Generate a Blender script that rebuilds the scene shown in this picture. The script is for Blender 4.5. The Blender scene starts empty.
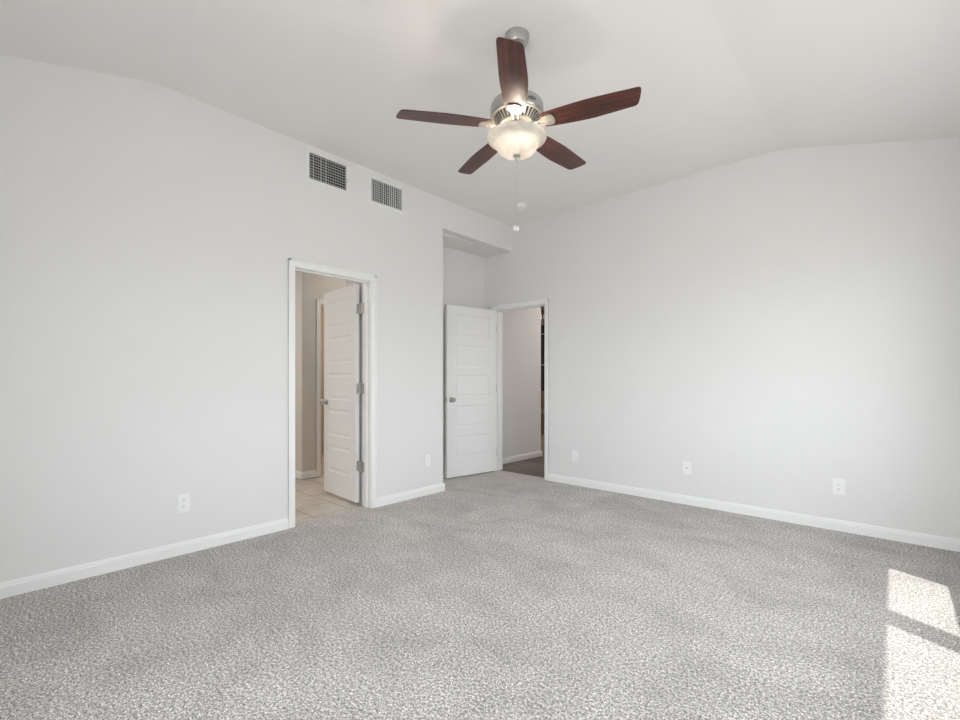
import bpy, bmesh, math, random
from mathutils import Vector, Matrix
random.seed(7)
S = bpy.context.scene
C = S.collection
PI = math.pi

# ---------------------------------------------------------------- camera, world, sun, exposure
XL, XR, YB, YF, ZC = -3.51, 0.47, 4.46, -0.50, 3.06        # room: left, right, back, front, flat ceiling
cam_d = bpy.data.cameras.new('camera'); cam = bpy.data.objects.new('camera', cam_d); C.objects.link(cam)
cam.location = (0, 0, 1.15)
cam.rotation_euler = (PI/2, 0, math.atan2(0.6715, 0.7410))
cam_d.sensor_width = 36; cam_d.lens = 36*458/960
cam_d.shift_y = 21/960; cam_d.clip_start = 0.02
S.camera = cam

W = bpy.data.worlds.new('world'); S.world = W; W.use_nodes = True
bg = W.node_tree.nodes['Background']
# bright hazy sky above the horizon, sunlit pale paving and lawn light from below it
_n = W.node_tree.nodes; _l = W.node_tree.links.new
_tc = _n.new('ShaderNodeTexCoord'); _sx = _n.new('ShaderNodeSeparateXYZ'); _l(_tc.outputs['Generated'], _sx.inputs[0])
_rp = _n.new('ShaderNodeValToRGB'); _e = _rp.color_ramp.elements
_mr = _n.new('ShaderNodeMapRange'); _mr.inputs['From Min'].default_value = -1; _mr.inputs['From Max'].default_value = 1
_l(_sx.outputs['Z'], _mr.inputs['Value']); _l(_mr.outputs[0], _rp.inputs[0])
_e[0].position = .47; _e[0].color = (.62, .60, .58, 1); _e[1].position = .53; _e[1].color = (1.14, 1.18, 1.25, 1)
_l(_rp.outputs[0], bg.inputs['Color'])
bg.inputs['Strength'].default_value = 6.9

sun_d = bpy.data.lights.new('sun', 'SUN'); sun = bpy.data.objects.new('sun', sun_d); C.objects.link(sun)
sun_d.energy = 4.0; sun_d.angle = 0.012; sun_d.color = (1.0, 0.97, 0.92)
sun.rotation_euler = Vector((-1, 0.5, -3.3)).to_track_quat('-Z', 'Y').to_euler()
sun.location = (3, -1, 6)

def area(name, loc, size, direction, power=0, color=(1, 1, 1), portal=False):
    d = bpy.data.lights.new(name, 'AREA'); d.shape = 'RECTANGLE'; d.size, d.size_y = size
    d.energy = power; d.color = color
    if portal: d.cycles.is_portal = True
    o = bpy.data.objects.new(name, d); C.objects.link(o); o.location = loc
    o.rotation_euler = Vector(direction).to_track_quat('-Z', 'Z').to_euler()
    return o
WR = [(2.735, 3.53), (1.55, 2.655)]            # openings in the right wall (y0, y1)
WRZ = (0.825, 2.14)
WF = [(-1.60, -0.72), (-0.62, 0.26)]                      # added unseen openings in the front wall (x0, x1), for daylight
WFZ = (0.55, 2.30)
area('daylight_portal', (XR+0.16, 2.54, (WRZ[0]+WRZ[1])/2), (2.05, WRZ[1]-WRZ[0]+.05), (-1, 0, 0), portal=True)
area('daylight_portal', (-.67, YF-0.16, (WFZ[0]+WFZ[1])/2), (1.92, WFZ[1]-WFZ[0]+.05), (0, 1, 0), portal=True)
area('bathroom_fill_light', (-5.5, 0.9, 2.70), (0.8, 0.8), (0, 0, -1), 24, (1.0, 0.96, 0.91))  # added fill without a fixture, lifts the bathroom beyond the doorway
area('passage_fill_light', (-4.5, 3.2, 2.70), (0.3, 0.3), (0, 0, -1), 4.2, (1.0, 0.95, 0.90))  # unseen light added to brighten the bathroom corner wall
area('closet_fill_light', (-5.9, 3.3, 2.60), (0.3, 0.3), (0, 0, -1), 9, (1.0, 0.74, 0.54))  # added warm fill that gives the inner doorway its brown tone
area('hall_fill_light', (-3.0, 6.4, 2.70), (0.9, 1.6), (0, 0, -1), 14, (1.0, 0.95, 0.90))  # invented source, added so the hall wall is lit
area('kitchen_fill_light', (-5.4, 6.9, 2.70), (0.5, 0.5), (0, 0, -1), 34, (1.0, 0.9, 0.8))  # unseen light added for the kitchen sliver, no fixture

S.view_settings.view_transform = 'Standard'; S.view_settings.look = 'None'
S.view_settings.exposure = 0.08; S.view_settings.gamma = 1.0; S.view_settings.use_curve_mapping = False
S.cycles.max_bounces = 14; S.cycles.diffuse_bounces = 8; S.cycles.transparent_max_bounces = 16
S.cycles.sample_clamp_indirect = 6

# ---------------------------------------------------------------- materials
def lin(r, g, b):
    f = lambda c: c/12.92 if c <= .04045 else ((c+.055)/1.055)**2.4
    return (f(r/255), f(g/255), f(b/255), 1)
def mat(name, col, rough=.5, metal=0, spec=.5, bump=0, bscale=200, vary=0, vscale=4):
    m = bpy.data.materials.new(name); m.use_nodes = True
    nt = m.node_tree; b = nt.nodes['Principled BSDF']
    b.inputs['Base Color'].default_value = col
    b.inputs['Roughness'].default_value = rough; b.inputs['Metallic'].default_value = metal
    b.inputs['Specular IOR Level'].default_value = spec
    tc = nt.nodes.new('ShaderNodeTexCoord')
    if bump:
        n = nt.nodes.new('ShaderNodeTexNoise'); n.inputs['Scale'].default_value = bscale; n.inputs['Detail'].default_value = 3
        nt.links.new(tc.outputs['Object'], n.inputs['Vector'])
        bp = nt.nodes.new('ShaderNodeBump'); bp.inputs['Strength'].default_value = bump; bp.inputs['Distance'].default_value = .002
        nt.links.new(n.outputs['Fac'], bp.inputs['Height']); nt.links.new(bp.outputs['Normal'], b.inputs['Normal'])
    if vary:
        n = nt.nodes.new('ShaderNodeTexNoise'); n.inputs['Scale'].default_value = vscale; n.inputs['Detail'].default_value = 2
        nt.links.new(tc.outputs['Object'], n.inputs['Vector'])
        h = nt.nodes.new('ShaderNodeHueSaturation'); h.inputs['Color'].default_value = col
        mr = nt.nodes.new('ShaderNodeMapRange'); mr.inputs['To Min'].default_value = 1-vary; mr.inputs['To Max'].default_value = 1+vary
        nt.links.new(n.outputs['Fac'], mr.inputs['Value']); nt.links.new(mr.outputs[0], h.inputs['Value'])
        nt.links.new(h.outputs['Color'], b.inputs['Base Color'])
    return m
M = {}
M['wall'] = mat('wall_paint', (.775, .768, .763, 1), .8, bump=.25, bscale=160, vary=.012, vscale=3)
M['ceiling'] = mat('ceiling_paint', (.815, .80, .79, 1), .85, bump=.25, bscale=150, vary=.012)
M['bath_wall'] = mat('bathroom_paint', (.66, .635, .60, 1), .8, bump=.25, bscale=160, vary=.012)
M['trim'] = mat('white_trim_paint', (.86, .86, .855, 1), .35, bump=.03, bscale=60)
M['door'] = mat('white_door_paint', (.85, .85, .85, 1), .4, bump=.04, bscale=80)
M['plate'] = mat('white_plastic', (.86, .86, .855, 1), .3, bump=.01)
M['slot'] = mat('dark_slot', (.03, .03, .03, 1), .6, bump=.01)
M['duct_shade'] = mat('dark_duct_shade', (.012, .012, .012, 1), .8, bump=.01)
M['vent'] = mat('vent_enamel', (.80, .80, .79, 1), .4, bump=.01)
M['vent_back'] = mat('vent_enamel_dark', (.42, .42, .41, 1), .5, bump=.01)  # darker tone of the vent enamel, for the rear louvers
M['nickel'] = mat('brushed_nickel', (.50, .495, .48, 1), .34, metal=1, bump=.03, bscale=300)
M['nickel_warm'] = mat('satin_nickel', (.50, .475, .43, 1), .42, metal=.85, bump=.03, bscale=300)
M['hinge'] = mat('hinge_nickel', (.46, .45, .43, 1), .45, metal=.7, bump=.02)
M['chain'] = mat('chain_nickel', (.62, .61, .59, 1), .35, metal=.6, bump=.02)
M['black'] = mat('black_glass', (.008, .008, .009, 1), .12, bump=.005)
M['steel'] = mat('stainless_steel', (.55, .55, .55, 1), .3, metal=1, bump=.02)
M['porcelain'] = mat('white_pull', (.85, .85, .84, 1), .2, bump=.01)

def wood(name, c1, c2, c3, rough, sx=1.0, sy=14.0, sz=14.0, scale=3.0):
    m = bpy.data.materials.new(name); m.use_nodes = True; nt = m.node_tree; b = nt.nodes['Principled BSDF']
    tc = nt.nodes.new('ShaderNodeTexCoord'); mp = nt.nodes.new('ShaderNodeMapping')
    mp.inputs['Scale'].default_value = (sx, sy, sz); nt.links.new(tc.outputs['Object'], mp.inputs['Vector'])
    n = nt.nodes.new('ShaderNodeTexNoise'); n.inputs['Scale'].default_value = scale; n.inputs['Detail'].default_value = 6
    n.inputs['Distortion'].default_value = .6
    nt.links.new(mp.outputs[0], n.inputs['Vector'])
    w = nt.nodes.new('ShaderNodeTexWave'); w.wave_type = 'BANDS'; w.bands_direction = 'Y'
    w.inputs['Scale'].default_value = 1.1; w.inputs['Distortion'].default_value = 6; w.inputs['Detail'].default_value = 3; w.inputs['Detail Scale'].default_value = .8
    nt.links.new(mp.outputs[0], w.inputs['Vector'])
    mx = nt.nodes.new('ShaderNodeMath'); mx.operation = 'MULTIPLY_ADD'; mx.inputs[1].default_value = .12
    nt.links.new(w.outputs['Fac'], mx.inputs[0])
    m2 = nt.nodes.new('ShaderNodeMath'); m2.operation = 'MULTIPLY'; m2.inputs[1].default_value = .88
    nt.links.new(n.outputs['Fac'], m2.inputs[0]); nt.links.new(m2.outputs[0], mx.inputs[2])
    r = nt.nodes.new('ShaderNodeValToRGB'); e = r.color_ramp.elements
    e[0].position = .22; e[0].color = c1; e[1].position = .8; e[1].color = c3
    k = e.new(.5); k.color = c2
    nt.links.new(mx.outputs[0], r.inputs[0]); nt.links.new(r.outputs[0], b.inputs['Base Color'])
    b.inputs['Roughness'].default_value = rough
    bp = nt.nodes.new('ShaderNodeBump'); bp.inputs['Strength'].default_value = .05; bp.inputs['Distance'].default_value = .001
    nt.links.new(n.outputs['Fac'], bp.inputs['Height']); nt.links.new(bp.outputs[0], b.inputs['Normal'])
    return m
M['blade'] = wood('cherry_blade', lin(36, 19, 16), lin(74, 38, 30), lin(112, 58, 43), .34, 1.6, 9, 9)
M['cabinet'] = wood('brown_cabinet', lin(78, 64, 54), lin(100, 84, 72), lin(120, 103, 90), .5, 12, 12, 1)

def carpet():
    m = bpy.data.materials.new('grey_carpet'); m.use_nodes = True; nt = m.node_tree; b = nt.nodes['Principled BSDF']
    L = nt.links.new; N = nt.nodes.new
    tc = N('ShaderNodeTexCoord')
    def noise(scale, det=2, dist=0, mapping=None, rough=.5):
        n = N('ShaderNodeTexNoise'); n.inputs['Scale'].default_value = scale; n.inputs['Detail'].default_value = det
        n.inputs['Distortion'].default_value = dist; n.inputs['Roughness'].default_value = rough
        if mapping:
            mp = N('ShaderNodeMapping'); mp.inputs['Scale'].default_value = mapping[0]; mp.inputs['Rotation'].default_value = (0, 0, mapping[1])
            L(tc.outputs['Object'], mp.inputs['Vector']); L(mp.outputs[0], n.inputs['Vector'])
        else: L(tc.outputs['Object'], n.inputs['Vector'])
        return n
    tuft = noise(175, 3, .2, rough=.75)
    fleck = noise(80, 2)
    worn = noise(2.4, 3, .8)
    sweep = noise(1.7, 3, 1.6, ((1.0, 2.0, 1), math.radians(50)))
    def rng(src, a, b_, c, d):
        r = N('ShaderNodeMapRange'); r.inputs['From Min'].default_value = a; r.inputs['From Max'].default_value = b_
        r.inputs['To Min'].default_value = c; r.inputs['To Max'].default_value = d; L(src, r.inputs['Value']); return r.outputs[0]
    def mul(a, c):
        k = N('ShaderNodeMath'); k.operation = 'MULTIPLY'; L(a, k.inputs[0]); L(c, k.inputs[1]); return k.outputs[0]
    v = mul(rng(tuft.outputs['Fac'], .39, .60, .24, 1.26), rng(fleck.outputs['Fac'], .36, .64, .62, 1.26))  # tuft tone carries pile shadow in the colour, fleck is the yarn's own
    v = mul(v, rng(worn.outputs['Fac'], .34, .60, .91, 1.05))
    v = mul(v, rng(sweep.outputs['Fac'], .3, .7, .92, 1.07))
    hue = noise(38, 1)
    mixc = N('ShaderNodeMix'); mixc.data_type = 'RGBA'
    mixc.inputs[6].default_value = (.76, .70, .665, 1); mixc.inputs[7].default_value = (.71, .685, .67, 1)
    L(rng(hue.outputs['Fac'], .4, .6, 0, 1), mixc.inputs[0])
    h = N('ShaderNodeHueSaturation'); L(mixc.outputs[2], h.inputs['Color']); L(v, h.inputs['Value'])
    L(h.outputs[0], b.inputs['Base Color']); b.inputs['Roughness'].default_value = 1; b.inputs['Specular IOR Level'].default_value = .05
    bp = N('ShaderNodeBump'); bp.inputs['Strength'].default_value = .8; bp.inputs['Distance'].default_value = .008
    L(tuft.outputs['Fac'], bp.inputs['Height']); L(bp.outputs[0], b.inputs['Normal'])
    return m
M['carpet'] = carpet()

def bricks(name, c1, c2, mortar, w, h, msize, off, loc, rot=0, rough=.4, mott=3):
    m = bpy.data.materials.new(name); m.use_nodes = True; nt = m.node_tree; b = nt.nodes['Principled BSDF']
    L = nt.links.new; tc = nt.nodes.new('ShaderNodeTexCoord'); mp = nt.nodes.new('ShaderNodeMapping')
    mp.inputs['Location'].default_value = loc; mp.inputs['Rotation'].default_value = (0, 0, rot)
    L(tc.outputs['Object'], mp.inputs['Vector'])
    br = nt.nodes.new('ShaderNodeTexBrick'); br.offset = off; br.squash = 1; br.inputs['Scale'].default_value = 1
    br.inputs['Brick Width'].default_value = w; br.inputs['Row Height'].default_value = h; br.inputs['Mortar Size'].default_value = msize
    br.inputs['Mortar Smooth'].default_value = .1; br.inputs['Bias'].default_value = 0
    br.inputs['Color1'].default_value = c1; br.inputs['Color2'].default_value = c2; br.inputs['Mortar'].default_value = mortar
    L(mp.outputs[0], br.inputs['Vector'])
    n = nt.nodes.new('ShaderNodeTexNoise'); n.inputs['Scale'].default_value = mott; n.inputs['Detail'].default_value = 5
    m3 = nt.nodes.new('ShaderNodeMapping'); m3.inputs['Scale'].default_value = (1, 6, 1) if off else (1, 1, 1)
    L(mp.outputs[0], m3.inputs['Vector']); L(m3.outputs[0], n.inputs['Vector'])
    r = nt.nodes.new('ShaderNodeMapRange'); r.inputs['From Min'].default_value = .3; r.inputs['From Max'].default_value = .7
    r.inputs['To Min'].default_value = .82; r.inputs['To Max'].default_value = 1.15; L(n.outputs['Fac'], r.inputs['Value'])
    h_ = nt.nodes.new('ShaderNodeHueSaturation'); L(br.outputs['Color'], h_.inputs['Color']); L(r.outputs[0], h_.inputs['Value'])
    L(h_.outputs[0], b.inputs['Base Color']); b.inputs['Roughness'].default_value = rough
    return m
M['tile'] = bricks('beige_floor_tile', (.62, .565, .51, 1), (.56, .51, .455, 1), (.33, .29, .25, 1), .34, .34, .006, 0, (4.69, -1.94, 0))
M['plank'] = bricks('grey_wood_plank', lin(128, 117, 107), lin(98, 86, 77), lin(52, 46, 42), 1.2, .15, .002, .4, (0, -4.6, 0), rough=.45, mott=4)

def pane_mat():
    m = bpy.data.materials.new('window_glass'); m.use_nodes = True; nt = m.node_tree; nt.nodes.clear()
    o = nt.nodes.new('ShaderNodeOutputMaterial'); t = nt.nodes.new('ShaderNodeBsdfTransparent'); g = nt.nodes.new('ShaderNodeBsdfGlossy')
    g.inputs['Roughness'].default_value = .02; t.inputs['Color'].default_value = (.96, .98, .97, 1)
    x = nt.nodes.new('ShaderNodeMixShader'); x.inputs[0].default_value = .04; nt.links.new(t.outputs[0], x.inputs[1]); nt.links.new(g.outputs[0], x.inputs[2])
    nt.links.new(x.outputs[0], o.inputs[0]); return m
M['pane'] = pane_mat()
def bowl_mat():
    m = bpy.data.materials.new('alabaster_glass'); m.use_nodes = True; nt = m.node_tree; nt.nodes.clear(); N = nt.nodes.new; L = nt.links.new
    o = N('ShaderNodeOutputMaterial'); t = N('ShaderNodeBsdfTranslucent'); d = N('ShaderNodeBsdfDiffuse'); g = N('ShaderNodeBsdfGlossy')
    tc = N('ShaderNodeTexCoord'); n = N('ShaderNodeTexNoise'); n.inputs['Scale'].default_value = 9; n.inputs['Detail'].default_value = 3; n.inputs['Distortion'].default_value = 1.5
    L(tc.outputs['Object'], n.inputs['Vector']); r = N('ShaderNodeValToRGB')
    r.color_ramp.elements[0].color = (.42, .40, .375, 1); r.color_ramp.elements[1].color = (.62, .61, .59, 1)
    r.color_ramp.elements[0].position = .35; r.color_ramp.elements[1].position = .62
    L(n.outputs['Fac'], r.inputs[0]); L(r.outputs[0], t.inputs['Color']); d.inputs['Color'].default_value = (.85, .82, .77, 1)
    g.inputs['Roughness'].default_value = .15
    a = N('ShaderNodeMixShader'); a.inputs[0].default_value = .45; L(t.outputs[0], a.inputs[1]); L(d.outputs[0], a.inputs[2])
    c = N('ShaderNodeMixShader'); c.inputs[0].default_value = .05; L(a.outputs[0], c.inputs[1]); L(g.outputs[0], c.inputs[2])
    L(c.outputs[0], o.inputs[0]); return m
M['bowl'] = bowl_mat()
def emit(name, col, s):
    m = bpy.data.materials.new(name); m.use_nodes = True; b = m.node_tree.nodes['Principled BSDF']
    b.inputs['Emission Color'].default_value = col; b.inputs['Emission Strength'].default_value = s; return m
M['bulb'] = emit('lit_bulb', (1, .85, .65, 1), 25)

# ---------------------------------------------------------------- mesh helpers
def box(bm, x0, y0, z0, x1, y1, z1, bev=0, T=None):
    x0, x1 = min(x0, x1), max(x0, x1); y0, y1 = min(y0, y1), max(y0, y1); z0, z1 = min(z0, z1), max(z0, z1)
    mtx = Matrix.Translation(((x0+x1)/2, (y0+y1)/2, (z0+z1)/2)) @ Matrix.Diagonal((x1-x0, y1-y0, z1-z0, 1))
    r = bmesh.ops.create_cube(bm, size=1, matrix=mtx)
    vs = r['verts']
    if bev:
        es = list({e for v in vs for e in v.link_edges})
        q = bmesh.ops.bevel(bm, geom=es, offset=bev, segments=2, profile=.5, affect='EDGES')
        vs = list({v for f in q['faces'] for v in f.verts} | {v for v in vs if v.is_valid})
    if T is not None: bmesh.ops.transform(bm, matrix=T, verts=[v for v in vs if v.is_valid])
    return bm
def lathe(bm, prof, n=48, T=None):
    rings = []
    for r, z in prof:
        if r < 1e-6: rings.append([bm.verts.new((0, 0, z))])
        else: rings.append([bm.verts.new((r*math.cos(2*PI*i/n), r*math.sin(2*PI*i/n), z)) for i in range(n)])
    for a, b in zip(rings, rings[1:]):
        for i in range(n):
            j = (i+1) % n
            if len(a) == 1 and len(b) == 1: continue
            if len(a) == 1: bm.faces.new((a[0], b[i], b[j]))
            elif len(b) == 1: bm.faces.new((a[i], a[j], b[0]))
            else: bm.faces.new((a[i], a[j], b[j], b[i]))
    if T is not None: bmesh.ops.transform(bm, matrix=T, verts=[v for r in rings for v in r])
    return bm
def tube(bm, pts, r, n=8):
    pts = [Vector(p) for p in pts]; rings = []
    for i, p in enumerate(pts):
        d = (pts[min(i+1, len(pts)-1)] - pts[max(i-1, 0)]).normalized()
        u = d.orthogonal().normalized() if not rings else (pu - d*pu.dot(d)).normalized()
        pu = u; v = d.cross(u)
        rings.append([bm.verts.new(p + r*(u*math.cos(2*PI*k/n) + v*math.sin(2*PI*k/n))) for k in range(n)])
    for a, b in zip(rings, rings[1:]):
        for k in range(n): bm.faces.new((a[k], a[(k+1) % n], b[(k+1) % n], b[k]))
    bm.faces.new(rings[0][::-1]); bm.faces.new(rings[-1]); return bm
def prism(bm, poly, h0, h1, T=None):
    a = [bm.verts.new((x, y, h0)) for x, y in poly]; b = [bm.verts.new((x, y, h1)) for x, y in poly]
    bm.faces.new(a[::-1]); bm.faces.new(b); n = len(poly)
    for i in range(n): bm.faces.new((a[i], a[(i+1) % n], b[(i+1) % n], b[i]))
    if T is not None: bmesh.ops.transform(bm, matrix=T, verts=a+b)
    return bm
def nb(): return bmesh.new()
def obj(name, bm, m, parent=None, smooth=False, loc=(0, 0, 0), rot=(0, 0, 0), sharp=30):
    bmesh.ops.recalc_face_normals(bm, faces=bm.faces[:])
    me = bpy.data.meshes.new(name); bm.to_mesh(me); bm.free(); me.materials.append(m)
    if smooth:
        for p in me.polygons: p.use_smooth = True
        me.set_sharp_from_angle(angle=math.radians(sharp))
    o = bpy.data.objects.new(name, me); C.objects.link(o); o.location = loc; o.rotation_euler = rot
    if parent: o.parent = parent
    return o
def tag(o, label, cat=None, group=None, kind=None):
    o['label'] = label
    if cat: o['category'] = cat
    if group: o['group'] = group
    if kind: o['kind'] = kind
    return o
def thing(name, label, cat, loc=(0, 0, 0), rotz=0, group=None, kind=None):
    o = bpy.data.objects.new(name, None); C.objects.link(o); o.location = loc; o.rotation_euler = (0, 0, rotz)
    o.empty_display_size = .1
    return tag(o, label, cat, group, kind)
def struct(name, bm, m, label, cat, smooth=False):
    return tag(obj(name, bm, m, None, smooth), label, cat, kind='structure')

# ---------------------------------------------------------------- floors
b = box(nb(), XL, YF-.15, -.1, XR+.15, YB, 0)
box(b, XL-.09, 1.682, -.1, XL, 2.418, 0); box(b, -3.96, 3.296, -.1, XL, YB, 0); box(b, -3.803, YB, -.1, -3.007, YB+.085, 0)
struct('floor', b, M['carpet'], 'speckled grey cut pile carpet covering the bedroom floor', 'carpet')
b = box(nb(), -7.0, .1, -.1, XL-.12, 3.9, -.008); box(b, XL-.12, 1.682, -.1, XL-.09, 2.418, -.008)
struct('floor_bathroom', b, M['tile'], 'square beige floor tiles beyond the left doorway', 'tiled floor')
b = box(nb(), -8.1, YB+.15, -.1, -2.4, 9.2, -.008); box(b, -3.803, YB+.085, -.1, -3.007, YB+.15, -.008)
struct('floor_hall', b, M['plank'], 'grey brown plank floor beyond the far doorway', 'wood floor')

# ---------------------------------------------------------------- walls
ZT = 3.2
b = nb()
box(b, XL-.12, YF-.15, 0, XL, 1.682, ZT); box(b, XL-.12, 2.418, 0, XL, 3.296, ZT); box(b, XL-.12, 1.682, 2.068, XL, 2.418, ZT)
box(b, -3.96, 3.296, 2.75, XL, YB, ZT); box(b, -3.96, 3.176, 0, XL-.12, 3.296, ZT)
struct('wall_left', b, M['wall'], 'light grey left wall holding two vents and the first doorway', 'wall')
struct('wall_niche', box(nb(), -4.08, 3.176, 0, -3.96, YB+.15, ZT), M['wall'], 'grey side wall of the recess behind the open far door', 'wall')
b = nb()
box(b, -3.96, YB, 0, -3.803, YB+.15, ZT); box(b, -3.007, YB, 0, XR+.15, YB+.15, ZT); box(b, -3.803, YB, 2.068, -3.007, YB+.15, ZT)
struct('wall_back', b, M['wall'], 'light grey far wall with the narrow doorway at its left end', 'wall')
b = nb()
ys = [YF-.15] + sorted([v for w in WR for v in w]) + [YB+.15]
for i in range(0, len(ys), 2): box(b, XR, ys[i], 0, XR+.15, ys[i+1], ZT)
for y0, y1 in WR: box(b, XR, y0, 0, XR+.15, y1, WRZ[0]); box(b, XR, y0, WRZ[1], XR+.15, y1, ZT)
struct('wall_right', b, M['wall'], 'window wall to the right of the camera', 'wall')
b = nb()
xs = [XL-.12] + sorted([v for w in WF for v in w]) + [XR+.15]
for i in range(0, len(xs), 2): box(b, xs[i], YF-.15, 0, xs[i+1], YF, ZT)
for x0, x1 in WF: box(b, x0, YF-.15, 0, x1, YF, WFZ[0]); box(b, x0, YF-.15, WFZ[1], x1, YF, ZT)
struct('wall_front', b, M['wall'], 'wall behind the camera with two added windows', 'wall')

# vaulted ceiling: flat field, a slope towards the right wall and a slope towards the front wall, meeting in a hip
XC, YC, SL = -.70, .78, .262
b = nb()
V = lambda x, y, z: b.verts.new((x, y, z))
zr = ZC - SL*(.62-XC); yh = YC - (.62-XC)
p = {k: V(*v) for k, v in dict(a=(XL-.1, YB+.1, ZC), b=(XC, YB+.1, ZC), c=(XC, YC, ZC), d=(XL-.1, YC, ZC), e=(.62, YB+.1, zr), f=(.62, yh, zr), g=(XL-.1, yh, zr)).items()}
b.faces.new([p[k] for k in 'adcb']); b.faces.new([p[k] for k in 'bcfe']); b.faces.new([p[k] for k in 'dgfc'])
up = bmesh.ops.extrude_face_region(b, geom=b.faces[:])
for v in up['geom']:
    if isinstance(v, bmesh.types.BMVert): v.co.z = ZC + .16
b.edges.ensure_lookup_table()
def isat(e, A, B):
    f = lambda P, Q: (P-Vector(Q)).length < 1e-4
    return (f(e.verts[0].co, A) and f(e.verts[1].co, B)) or (f(e.verts[0].co, B) and f(e.verts[1].co, A))
cr = [e for e in b.edges if isat(e, (XC, YB+.1, ZC), (XC, YC, ZC)) or isat(e, (XL-.1, YC, ZC), (XC, YC, ZC)) or isat(e, (XC, YC, ZC), (.62, yh, zr))]
bmesh.ops.bevel(b, geom=cr, offset=.015, segments=2, profile=.5, affect='EDGES')
struct('ceiling', b, M['ceiling'], 'off-white vaulted bedroom ceiling with a flat centre', 'ceiling', smooth=True)

# bathroom, closet, hall and kitchen shells
b = nb()
box(b, -4.00, 2.45, -.06, XL-.12, 3.176, 2.9)
struct('wall_bathroom_near', b, M['wall'], 'pale bathroom wall behind the open left door', 'wall')
b = nb()
box(b, -5.27, 2.575, -.06, -5.15, 2.80, 2.9); box(b, -5.27, 2.80, 2.09, -5.15, 3.56, 2.9); box(b, -5.27, 3.56, -.06, -5.15, 3.8, 2.9)
box(b, -6.9, 2.575, -.06, -5.27, 2.695, 2.9)
struct('wall_bathroom_corner', b, M['bath_wall'], 'beige grey bathroom wall ending in an outer corner', 'wall')
b = nb()
box(b, -7.0, .2, -.06, -6.9, 3.8, 2.9); box(b, -7.0, .1, -.06, XL-.12, .2, 2.9); box(b, -7.0, 3.8, -.06, -4.08, 3.9, 2.9)
box(b, -4.18, 3.176, -.06, -4.08, 3.8, 2.9)
struct('wall_bathroom_far', b, M['bath_wall'], 'outer walls of the bathroom beyond the left doorway', 'wall')
struct('ceiling_bathroom', box(nb(), -7.0, .1, 2.74, XL-.12, 3.9, 2.9), M['ceiling'], 'bathroom ceiling beyond the left doorway', 'ceiling')
struct('wall_hall_left', box(nb(), -4.15, YB+.15, -.06, -4.03, 5.84, 2.9), M['wall'], 'grey hall wall seen through the far doorway', 'wall')
b = nb()
box(b, -2.5, YB+.15, -.06, -2.4, 9.2, 2.9); box(b, -8.0, 8.85, -.06, -2.5, 9.2, 2.9); box(b, -8.1, 5.72, -.06, -8.0, 9.2, 2.9); box(b, -8.0, 5.72, -.06, -4.15, 5.84, 2.9)
struct('wall_hall_far', b, M['wall'], 'walls of the hall and kitchen beyond the far doorway', 'wall')
struct('ceiling_hall', box(nb(), -8.1, YB+.15, 2.74, -2.4, 9.2, 2.9), M['ceiling'], 'hall ceiling beyond the far doorway', 'ceiling')

# ---------------------------------------------------------------- baseboards
BP = [(0, 0), (.015, 0), (.015, .058), (.011, .064), (.011, .070), (.005, .083), (0, .083)]
def baseboard(name, p0, p1, nrm, label, m=None):
    bm = nb(); p0 = Vector((*p0, 0)); p1 = Vector((*p1, 0)); n = Vector((*nrm, 0))
    A = [bm.verts.new(p0 + n*x + Vector((0, 0, z))) for x, z in BP]; B = [bm.verts.new(p1 + n*x + Vector((0, 0, z))) for x, z in BP]
    k = len(BP); bm.faces.new(A); bm.faces.new(B[::-1])
    for i in range(k): bm.faces.new((A[i], B[i], B[(i+1) % k], A[(i+1) % k]))
    return struct(name, bm, m or M['trim'], label, 'baseboard')
baseboard('baseboard_left', (XL, YF), (XL, 1.640), (1, 0), 'white baseboard along the left wall, longer run before the first doorway')
baseboard('baseboard_left_far', (XL, 2.460), (XL, 3.311), (1, 0), 'short white baseboard between the left doorway and the recess')
baseboard('baseboard_recess', (XL, 3.296), (-3.96, 3.296), (0, 1), 'white baseboard on the return of the recess')
baseboard('baseboard_niche', (-3.96, 3.311), (-3.96, YB), (1, 0), 'white baseboard behind the open far door')
baseboard('baseboard_back', (-2.967, YB), (XR, YB), (0, -1), 'white baseboard along the far wall')
baseboard('baseboard_right', (XR, YF), (XR, YB-.015), (-1, 0), 'white baseboard under the windows on the right')
baseboard('baseboard_front', (XL+.015, YF), (XR-.015, YF), (0, 1), 'white baseboard behind the camera')
baseboard('baseboard_bathroom', (-5.15, 2.575), (-5.15, 2.752), (1, 0), 'white baseboard beside the inner bathroom doorway')
baseboard('baseboard_bathroom_corner', (-6.9, 2.575), (-5.135, 2.575), (0, -1), 'white baseboard running left from the bathroom corner')
baseboard('baseboard_hall', (-4.03, YB+.15), (-4.03, 5.855), (1, 0), 'white baseboard along the hall wall')

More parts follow.
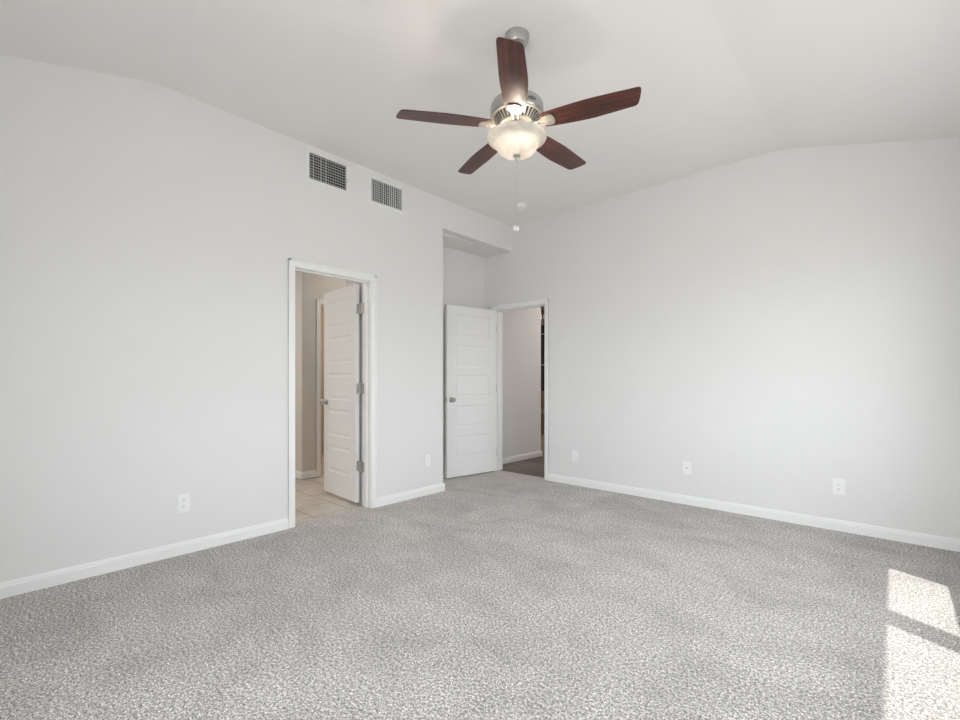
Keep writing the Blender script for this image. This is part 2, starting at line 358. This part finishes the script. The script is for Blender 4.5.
# ---------------------------------------------------------------- windows
def window(name, axis, a0, a1, z0, z1, wallpos, label):
    t = thing(name, label, 'window', kind='structure')
    out = 1 if axis == 'x' else -1
    i, o_ = wallpos+out*.08, wallpos+out*.14
    def bx(bm, u0, v0, u1, v1, p, q, bev=0):
        if axis == 'x': box(bm, p, u0, v0, q, u1, v1, bev)
        else: box(bm, u0, p, v0, u1, q, v1, bev)
    bm = nb(); w = .04
    bx(bm, a0, z0, a0+w, z1, i, o_); bx(bm, a1-w, z0, a1, z1, i, o_); bx(bm, a0+w, z0, a1-w, z0+w, i, o_); bx(bm, a0+w, z1-w, a1-w, z1, i, o_)
    obj('window_frame', bm, M['trim'], t)
    mid = (i+o_)/2
    bm = nb(); bx(bm, a0+w, z0+w, a1-w, z1-w, mid-.002, mid+.002); obj('pane', bm, M['pane'], t)
    return t
for k, (y0, y1) in enumerate(WR):
    window('window_%d' % (k+1), 'x', y0, y1, WRZ[0], WRZ[1], XR,
           ['narrow right wall window nearest the far wall', 'wide right wall window nearer the camera'][k])
for k, (x0, x1) in enumerate(WF):  # unseen windows added so daylight reaches the far wall
    window('window_%d' % (k+3), 'y', x0, x1, WFZ[0], WFZ[1], YF, ['added unseen window behind the camera nearer the left wall', 'added unseen window behind the camera nearer the right wall'][k])

# ---------------------------------------------------------------- doors
DT = .035
def slab_mesh(w, h=2.03, t=DT):
    bm = nb()
    st = .11 if w > .7 else .105
    xs = [0, st, w-st, w]
    zs = [0, .222]; z = .222
    ph = (h-.222-.105-4*.095)/5
    for k in range(5):
        z += ph; zs.append(z)
        if k < 4: z += .095; zs.append(z)
    zs.append(h)
    def q(pts): bm.faces.new([bm.verts.new(p) for p in pts])
    for side in (0, 1):
        Y = lambda d: -d if side == 0 else -t+d
        for i in range(3):
            for j in range(len(zs)-1):
                x0, x1, z0, z1 = xs[i], xs[i+1], zs[j], zs[j+1]
                if i == 1 and j % 2 == 1:
                    rings = [(0, 0), (.009, .005), (.024, .005), (.040, .0015)]
                    R = [[(x0+a, Y(d), z0+a), (x1-a, Y(d), z0+a), (x1-a, Y(d), z1-a), (x0+a, Y(d), z1-a)] for a, d in rings]
                    for A, B in zip(R, R[1:]):
                        for k in range(4): q((A[k], A[(k+1) % 4], B[(k+1) % 4], B[k]))
                    q(R[-1])
                else: q(((x0, Y(0), z0), (x1, Y(0), z0), (x1, Y(0), z1), (x0, Y(0), z1)))
    q(((0, 0, 0), (0, -t, 0), (0, -t, h), (0, 0, h))); q(((w, 0, 0), (w, -t, 0), (w, -t, h), (w, 0, h)))
    q(((0, 0, 0), (w, 0, 0), (w, -t, 0), (0, -t, 0))); q(((0, 0, h), (w, 0, h), (w, -t, h), (0, -t, h)))
    bmesh.ops.remove_doubles(bm, verts=bm.verts[:], dist=1e-5)
    return bm
def knob_mesh(sgn, y0, reach):
    T = Matrix.Translation((0, y0, 0)) @ Matrix.Rotation(-sgn*PI/2, 4, 'X')
    s = reach/.062
    return lathe(nb(), [(0, 0), (.033, 0), (.033, .004), (.028, .009*s), (.013, .012*s), (.011, .030*s), (.020, .036*s), (.027, .046*s), (.026, .056*s), (.018, .062*s), (0, .062*s)], 28, T)
def jamb_mesh(axis, a0, a1, p_in, p_out, h=2.05, j=.018, casing=.059, sides=(1, 1)):
    """frame round an opening a0..a1; p_in is the wall face towards the bedroom, p_out the far face"""
    bm = nb()
    def bx(u0, u1, p, q, z0, z1, bev=0):
        if axis == 'y': box(bm, p, u0, z0, q, u1, z1, bev)
        else: box(bm, u0, p, z0, u1, q, z1, bev)
    for u0, u1 in ((a0-j, a0), (a1, a1+j)): bx(u0, u1, p_in, p_out, 0, h+j)
    bx(a0, a1, p_in, p_out, h, h+j)
    d = 1 if p_in > p_out else -1
    for on, face, s in ((sides[0], p_in, d), (sides[1], p_out, -d)):
        if not on: continue
        c = casing; r = -.004
        bx(a0-c, a0-.004, face, face+s*.011, 0, h+c, .002); bx(a1+.004, a1+c, face, face+s*.011, 0, h+c, .002); bx(a0-.004, a1+.004, face, face+s*.011, h+.004, h+c, .002)
        bx(a0-c, a0-c+.022, face, face+s*.017, 0, h+c, .004); bx(a1+c-.022, a1+c, face, face+s*.017, 0, h+c, .004); bx(a0-c, a1+c, face, face+s*.017, h+c-.022, h+c, .004)
    return bm
def stop_mesh(axis, a0, a1, p, q, h=2.05, t=.011):
    bm = nb()
    def bx(u0, u1, z0, z1):
        if axis == 'y': box(bm, p, u0, z0, q, u1, z1)
        else: box(bm, u0, p, z0, u1, q, z1)
    bx(a0, a0+t, 0, h); bx(a1-t, a1, 0, h); bx(a0+t, a1-t, h-t, h); return bm
def slab(parent, w, loc, ang, knob_z, back_reach, hinge):
    s = obj('door_slab', slab_mesh(w), M['door'], parent, loc=loc, rot=(0, 0, ang))
    for sg, y0, rc in ((1, 0, .062), (-1, -DT, back_reach)):
        k = obj('door_knob', knob_mesh(sg, y0, rc), M['nickel'], s, True, loc=(w-.062, 0, knob_z)); k['label'] = 'satin nickel round knob'
    bm = box(nb(), w-.0005, -DT+.005, knob_z-.03, w+.0012, -.005, knob_z+.03, 0)
    box(bm, w, -DT/2-.007, knob_z-.009, w+.009, -DT/2+.007, knob_z+.009, .002)
    obj('latch', bm, M['nickel'], s)
    return s

# left doorway (door 1)
d1 = thing('door_1', 'white five panel door standing open into the tiled bathroom, with its white frame', 'door', (XL, 2.05, 0), kind='structure')
off = Matrix.Translation((-XL, -2.05, 0))
bm = jamb_mesh('y', 1.70, 2.40, XL, XL-.12); bmesh.ops.transform(bm, matrix=off, verts=bm.verts[:]); obj('door_frame', bm, M['trim'], d1)
bm = stop_mesh('y', 1.70, 2.40, XL-.045, XL-.080); bmesh.ops.transform(bm, matrix=off, verts=bm.verts[:]); obj('door_stop', bm, M['trim'], d1)
a1 = math.atan2(.055, -.69)
s1 = slab(d1, .678, (-3.700-XL, 2.372-2.05, .022), a1, .915, .062, 1)
for z in (.36, 1.08, 1.82):
    bm = nb()
    box(bm, -3.703-XL, 2.3945-2.05, z-.047, -3.628-XL, 2.3985-2.05, z+.047); box(bm, -3.64-XL, 2.395-2.05, z-.047, -3.600-XL, 2.4-2.05, z+.047)
    box(bm, -3.7015-XL, 2.376-2.05, z-.047, -3.6985-XL, 2.3985-2.05, z+.047)
    lathe(bm, [(0, -.05), (.0075, -.05), (.0075, .05), (0, .05)], 14, Matrix.Translation((-3.664-XL, 2.391-2.05, z)))
    h = obj('hinge', bm, M['hinge'], d1, True); h['label'] = 'nickel butt hinge'

# far doorway (door 2)
d2 = thing('door_2', 'white five panel door swung open in front of the recess, with its white frame', 'door', (-3.405, YB, 0), kind='structure')
off = Matrix.Translation((3.405, -YB, 0))
bm = jamb_mesh('x', -3.785, -3.025, YB, YB+.15); bmesh.ops.transform(bm, matrix=off, verts=bm.verts[:]); obj('door_frame', bm, M['trim'], d2)
bm = stop_mesh('x', -3.785, -3.025, YB+.04, YB+.075); bmesh.ops.transform(bm, matrix=off, verts=bm.verts[:]); obj('door_stop', bm, M['trim'], d2)
a2 = math.atan2(-.735, -.122)
slab(d2, .75, (-3.748+3.405, 4.440-YB, .014), a2, .915, .045, 1)
for z in (.25, 1.05, 1.80):
    bm = nb(); lathe(bm, [(0, -.045), (.006, -.045), (.006, .045), (0, .045)], 12, Matrix.Translation((-3.757+3.405, 4.4495-YB, z)))
    box(bm, -3.784+3.405, 4.452-YB, z-.045, -3.757+3.405, 4.455-YB, z+.045)
    h = obj('hinge', bm, M['hinge'], d2, True); h['label'] = 'nickel butt hinge'

# inner bathroom doorway frame
bm = jamb_mesh('y', 2.812, 3.548, -5.15, -5.27, h=2.075, j=.012)
struct('trim_1', bm, M['trim'], 'white frame of the inner doorway deep in the bathroom', 'door frame')

# ---------------------------------------------------------------- air vents on the left wall
def vent(y0, y1, z0, z1, ang_v, ang_h, label, closed):
    t = thing('air_vent', label, 'vent', (XL, (y0+y1)/2, (z0+z1)/2 - .003), group='supply vents high on the left wall')
    w, h = (y1-y0), (z1-z0); fr = .030; iw, ih = w/2-fr, h/2-fr
    # bevelled frame
    bm = nb()
    def ring(a, x): return [bm.verts.new((x, s*(w/2-a), u*(h/2-a))) for s, u in ((-1, -1), (1, -1), (1, 1), (-1, 1))]
    R = [ring(0, 0), ring(.002, .004), ring(.020, .011), ring(.028, .011), ring(fr, .009), ring(fr, .001)]
    for A, B in zip(R, R[1:]):
        for k in range(4): bm.faces.new((A[k], A[(k+1) % 4], B[(k+1) % 4], B[k]))
    obj('vent_frame', bm, M['vent'], t)
    obj('duct_shade', box(nb(), .0008, -iw, -ih, .0014, iw, ih), M['duct_shade'], t)  # near-black sheet stands in for the unlit depth behind the louvers
    n = 15; bm = nb()
    for k in range(n):
        y = -iw + (k+.5)*2*iw/n
        a = ang_v(k, n)
        box(bm, -.0035, -.0006, -ih, .0035, .0006, ih, T=Matrix.Translation((.0085, y, 0)) @ Matrix.Rotation(a, 4, 'Z'))
    obj('front_louvers', bm, M['vent'], t)
    n = 9; bm = nb()
    for k in range(n):
        z = -ih + (k+.5)*2*ih/n
        box(bm, -.0016, -iw, -.0030, .0016, iw, .0030, T=Matrix.Translation((.0032, 0, z)))
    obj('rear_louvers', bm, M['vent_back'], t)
    bm = box(nb(), .009, iw+.008, -.030, .020, iw+.013, -.002, .001); obj('damper_lever', bm, M['vent'], t)
    return t
vent(1.785, 2.178, 2.762, 3.030, lambda k, n: (-.5 if k not in (1, 4, 6) else .1), 0, 'white supply vent high on the left wall, nearer of the two, dark grid open', False)
vent(2.378, 2.780, 2.755, 3.014, lambda k, n: (.35 if k < 4 else -.05 if k in (4, 6, 7, 12) else .6), 0, 'white supply vent nearer the recess, its grille greyer and more closed', True)

# ---------------------------------------------------------------- wall plates
def plate(loc, rotz, label, kind_):
    t = thing('wall_outlet' if kind_ == 'duplex' else 'wall_plate', label, 'outlet' if kind_ == 'duplex' else 'wall plate', loc, rotz, group='white plates low on the walls')
    bm = nb(); prism(bm, [(-.0375, -.0605), (.0375, -.0605), (.0375, .0605), (-.0375, .0605)], 0, .003, Matrix.Rotation(PI/2, 4, 'X'))
    prism(bm, [(-.0350, -.058), (.0350, -.058), (.0350, .058), (-.0350, .058)], .003, .0055, Matrix.Rotation(PI/2, 4, 'X'))
    obj('cover', bm, M['plate'], t)
    RX = Matrix.Rotation(PI/2, 4, 'X')
    if kind_ == 'duplex':
        for s in (-1, 1):
            bm = nb(); pts = [(.0165*math.cos(a), max(-.0135, min(.0135, .0175*math.sin(a)))+s*.0195) for a in [2*PI*k/28 for k in range(28)]]
            prism(bm, pts, .005, .0075, RX); r = obj('socket', bm, M['plate'], t)
            bm = nb(); box(bm, -.0075, -.0079, s*.0195, -.0055, -.0074, s*.0195+.008); box(bm, .0050, -.0079, s*.0195+.001, .0068, -.0074, s*.0195+.008)
            prism(bm, [(.0028*math.cos(a), .0028*math.sin(a)+s*.0195-.006) for a in [2*PI*k/12 for k in range(12)]], .0074, .0079, RX)
            obj('slots', bm, M['slot'], r)
    elif kind_ == 'coax':
        bm = nb(); lathe(bm, [(0, .005), (.0075, .005), (.0075, .008), (.0047, .008), (.0047, .015), (.003, .015), (.003, .010), (0, .010)], 18, RX)
        c = obj('connector', bm, M['nickel'], t, True); c['label'] = 'threaded metal cable connector'
    else:
        obj('insert', box(nb(), -.0165, -.0075, -.033, .0165, -.0050, .033, .0008), M['plate'], t)
    for z in ((0,) if kind_ == 'duplex' else (-.045, .045)):
        obj('screw', lathe(nb(), [(0, .0045), (.003, .0045), (.003, .0062), (0, .0066)], 10, Matrix.Translation((0, 0, z)) @ RX), M['plate'], t, True)
    return t
plate((XL, .934, .338), PI/2, 'white duplex outlet on the left wall, nearest the camera', 'duplex')
plate((XL, 3.080, .345), PI/2, 'white plate between the left doorway and the recess', 'blank')
plate((-2.624, YB, .325), 0, 'white plate on the far wall closest to the doorway', 'blank')
plate((-1.438, YB, .340), 0, 'white cable plate with a small metal connector, middle of the far wall', 'coax')
plate((-.319, YB, .338), 0, 'white duplex outlet on the far wall, furthest right', 'duplex')

# ---------------------------------------------------------------- smoke detector
t = thing('smoke_detector', 'round white smoke detector on the ceiling near the far doorway', 'smoke detector', (-3.0, 3.985, ZC))
obj('mounting_ring', lathe(nb(), [(0, 0), (.062, 0), (.062, -.008), (0, -.008)], 36), M['plate'], t, True)
obj('body', lathe(nb(), [(0, -.008), (.056, -.008), (.056, -.028), (.048, -.038), (.02, -.040), (0, -.040)], 36), M['plate'], t, True)

# ---------------------------------------------------------------- ceiling fan
FX, FY = -1.551, 2.015
fan = thing('ceiling_fan', 'five blade ceiling fan with brushed nickel motor and lit frosted glass bowl', 'ceiling fan', (FX, FY, -.014))
ZL = ZC + .014
obj('canopy', lathe(nb(), [(0, ZL), (.067, ZL), (.068, ZL-.006), (.065, ZL-.014), (.063, ZL-.038), (.054, ZL-.054), (.030, ZL-.067), (.020, ZL-.070), (0, ZL-.070)], 48), M['nickel'], fan, True)
obj('downrod', lathe(nb(), [(0, ZL-.068), (.0125, ZL-.068), (.0125, 2.715), (0, 2.715)], 20), M['nickel'], fan, True)
obj('rod_cover', lathe(nb(), [(.0125, 2.775), (.028, 2.770), (.034, 2.745), (.036, 2.712), (0, 2.712)], 32), M['nickel'], fan, True)
obj('motor_housing', lathe(nb(), [(0, 2.706), (.060, 2.706), (.118, 2.701), (.139, 2.692), (.1465, 2.676), (.147, 2.655), (.147, 2.632), (.144, 2.624), (.140, 2.620), (0, 2.620)], 64), M['nickel'], fan, True)
obj('vent_core', lathe(nb(), [(0, 2.625), (.132, 2.622), (.086, 2.574), (0, 2.574)], 64), M['slot'], fan, True)
bm = nb()
lathe(bm, [(.125, 2.6225), (.142, 2.6225), (.141, 2.6165), (.131, 2.6135), (.125, 2.6185)], 64)
lathe(bm, [(0, 2.584), (.098, 2.584), (.100, 2.576), (.094, 2.570), (0, 2.570)], 64)
for k in range(36):
    a = 2*PI*k/36
    box(bm, -.030, -.0040, -.002, .030, .0040, .002, T=Matrix.Rotation(a, 4, 'Z') @ Matrix.Translation((.112, 0, 2.5985)) @ Matrix.Rotation(-math.atan2(.042, .038), 4, 'Y'))
obj('vent_ring', bm, M['nickel_warm'], fan)
# oval badge on the drum, towards camera right
ab = math.radians(-20.0)
bm = nb(); prism(bm, [(.030*math.cos(a), .016*math.sin(a)) for a in [2*PI*k/28 for k in range(28)]], .1462, .1490, Matrix.Rotation(PI/2, 4, 'Z') @ Matrix.Rotation(PI/2, 4, 'X'))
bd = obj('housing_badge', bm, M['hinge'], fan, loc=(0, 0, 2.650), rot=(0, 0, ab))
bm = nb()
for k in range(-3, 4): box(bm, .1489, k*.007-.0018, -.011+abs(k)*.002, .1500, k*.007+.0018, .011-abs(k)*.002)
obj('badge_slots', bm, M['slot'], bd)
obj('switch_housing', lathe(nb(), [(0, 2.572), (.072, 2.570), (.075, 2.560), (.070, 2.545), (.052, 2.540), (.050, 2.528), (0, 2.528)], 48), M['nickel_warm'], fan, True)
obj('light_stem', lathe(nb(), [(0, 2.53), (.010, 2.53), (.007, 2.52), (.004, 2.40), (0, 2.40)], 16), M['nickel_warm'], fan, True)
# glass bowl (thin wall, bell profile)
po = [(.164, 2.5135), (.165, 2.508), (.161, 2.500), (.148, 2.492), (.132, 2.483), (.120, 2.470), (.113, 2.454), (.103, 2.438), (.085, 2.425), (.060, 2.415), (.034, 2.410), (.006, 2.409)]
bowl = obj('glass_bowl', lathe(nb(), po + [(r*.975, z+.003) for r, z in po[::-1]][:-1] + [(.160, 2.5145), po[0]], 72), M['bowl'], fan, True, sharp=60)
bowl['label'] = 'frosted bell shaped glass bowl'
obj('finial', lathe(nb(), [(0, 2.413), (.020, 2.412), (.023, 2.408), (.018, 2.403), (.009, 2.400), (.008, 2.395), (.011, 2.391), (.009, 2.385), (.004, 2.380), (0, 2.379)], 28), M['nickel'], fan, True)
fwd = Vector((-.6715, .7410, 0)); rgt = Vector((.7410, .6715, 0))
for p_ in (fwd*-.088 - rgt*.002 + Vector((0, 0, 2.458)), fwd*.070 - rgt*.03 + Vector((0, 0, 2.462))):
    d = bpy.data.lights.new('bulb_light', 'POINT'); d.energy = 3.1; d.color = (1.0, .87, .73); d.shadow_soft_size = .015
    o = bpy.data.objects.new('bulb_light', d); C.objects.link(o); o.parent = fan; o.location = p_
    # globe bulb around its own light: only the socket is solid, the globe is clear glass
    obj('bulb_socket', lathe(nb(), [(0, .048), (.012, .046), (.013, .022), (.009, .020), (0, .020)], 16), M['porcelain'], fan, True, loc=(p_.x, p_.y, p_.z))
# blades
def blade_mesh():
    n = 14; top = []; bot = []
    for i in range(n+1):
        u = i/n; x = .158 + u*.452
        wp = .053 + .020*math.sin(min(u*1.6, 1)*PI/2) - .013*max(0, u-.55)/.45
        wm = .051 + .014*math.sin(min(u*1.6, 1)*PI/2) - .007*max(0, u-.55)/.45
        top.append((x, wp)); bot.append((x, -wm))
    tip = [(.624, .0570), (.633, .050), (.639, .036), (.648, .008), (.655, -.024), (.657, -.041), (.654, -.051), (.644, -.0565)]
    root = [(.150, -.044), (.147, -.030), (.146, 0), (.147, .032), (.150, .046)]
    poly = bot[0:0] + root[::-1][::-1]
    pts = top + tip + bot[::-1] + root
    bm = nb(); prism(bm, pts, -.003, .003)
    return bm
def iron_mesh():
    bm = nb()
    # rounded trapezoid plate under the blade
    prism(bm, [(.132, -.020), (.150, -.030), (.175, -.037), (.195, -.038), (.208, -.032), (.214, -.018), (.216, 0), (.214, .018), (.208, .032), (.195, .038), (.175, .037), (.150, .030), (.132, .020)], -.010, -.0045)
    for x, y in ((.165, -.018), (.165, .018), (.198, 0)):
        lathe(bm, [(0, -.0125), (.004, -.012), (.0045, -.010), (0, -.009)], 10, Matrix.Translation((x, y, 0)))
    return bm
PITCH = math.radians(-9.5)
angs = [16.9+72*k for k in range(5)]
bl_me = ir_me = None
for k, a in enumerate(angs):
    ar = math.radians(a)
    if k == 0:
        bl = obj('blade', blade_mesh(), M['blade'], fan, False); bm = iron_mesh(); ir = obj('blade_iron', bm, M['nickel_warm'], bl)
        bm = nb()
        for s in (-1, 1):
            tube(bm, [(.088, s*.012, -.006), (.105, s*.013, -.014), (.125, s*.014, -.014), (.145, s*.015, -.008)], .006, 8)
        arm = obj('bracket_arm', bm, M['nickel_warm'], bl, True)
        bl0, ir0, ar0 = bl, ir, arm
    else:
        bl = bl0.copy(); C.objects.link(bl)
        for ch in (ir0, ar0): c = ch.copy(); C.objects.link(c); c.parent = bl
    bl.location = (0, 0, 2.572); bl.rotation_euler = (PITCH, 0, ar)
    bl.parent = fan
    bl.rotation_mode = 'XYZ'
    bl['label'] = ['dark cherry blade pointing right', 'dark cherry blade pointing away to the right', 'dark cherry blade pointing away to the left', 'dark cherry blade pointing left', 'dark cherry blade pointing at the camera'][k]
# pull chains
for s, zend, lab in ((.001, 2.072, 'slim pull chain with a metal drop'), (.017, 2.070, 'slim pull chain with a white drop')):
    q = rgt*s
    P = lambda f_, z: tuple(q + fwd*f_ + Vector((0, 0, z)))
    bm = nb(); tube(bm, [P(.06, 2.560), P(.09, 2.556), P(.14, 2.540), P(.168, 2.525), P(.174, 2.500), P(.174, 2.4), P(.174, zend)], .0008, 6)
    c = obj('pull_chain', bm, M['chain'], fan, True); c['label'] = lab
    bm = lathe(nb(), [(0, .012), (.003, .011), (.006, .004), (.0085, -.006), (.008, -.014), (.004, -.019), (0, -.020)], 18)
    pe = obj('chain_drop', bm, M['nickel'] if s < 0 else M['porcelain'], c, True, loc=P(.174, zend))

# ---------------------------------------------------------------- kitchen sliver beyond the hall
t = thing('oven_cabinet', 'tall brown kitchen cabinet seen as a sliver through the far doorway', 'cabinet', (-5.60, 8.2, -.008))
obj('body', box(box(box(box(nb(), -.42, 0.02, .0, .42, .62, .94), -.42, .02, 2.36, .42, .62, 2.70), -.42, .02, .94, -.385, .62, 2.36), .385, .02, .94, .42, .62, 2.36), M['cabinet'], t)
for s in (-1, 1):
    x0, x1 = (-.41, -.005) if s < 0 else (.005, .41)
    for z0, z1 in ((.10, .92), (2.38, 2.69)):
        bm = box(nb(), x0, 0, z0, x1, .02, z1, .003)
        dd = obj('door', bm, M['cabinet'], t)
        obj('panel', box(nb(), x0+.06, -.005, z0+.06, x1-.06, 0, z1-.06, .002), M['cabinet'], dd)
        obj('handle', tube(nb(), [(-s*.03*-1 if 0 else s*.03, -.025, (z0+z1)/2-.05), (s*.03, -.025, (z0+z1)/2+.05)], .005), M['steel'], dd)
t = thing('wall_oven', 'black double wall oven set in the brown kitchen cabinet', 'oven', (-5.60, 8.2, .932))
obj('body', box(nb(), -.383, .02, .002, .383, .60, 1.416), M['black'], t)
obj('control_panel', box(nb(), -.375, 0, 1.30, .375, .02, 1.41, .003), M['black'], t)
for z0, z1 in ((.02, .62), (.66, 1.28)):
    o_ = obj('oven_door', box(nb(), -.375, 0, z0, .375, .02, z1, .003), M['black'], t)
    h = obj('handle', tube(nb(), [(-.33, 0, z1-.06), (-.33, -.045, z1-.06), (.33, -.045, z1-.06), (.33, 0, z1-.06)], .010), M['steel'], o_, True); h['label'] = 'steel bar handle'
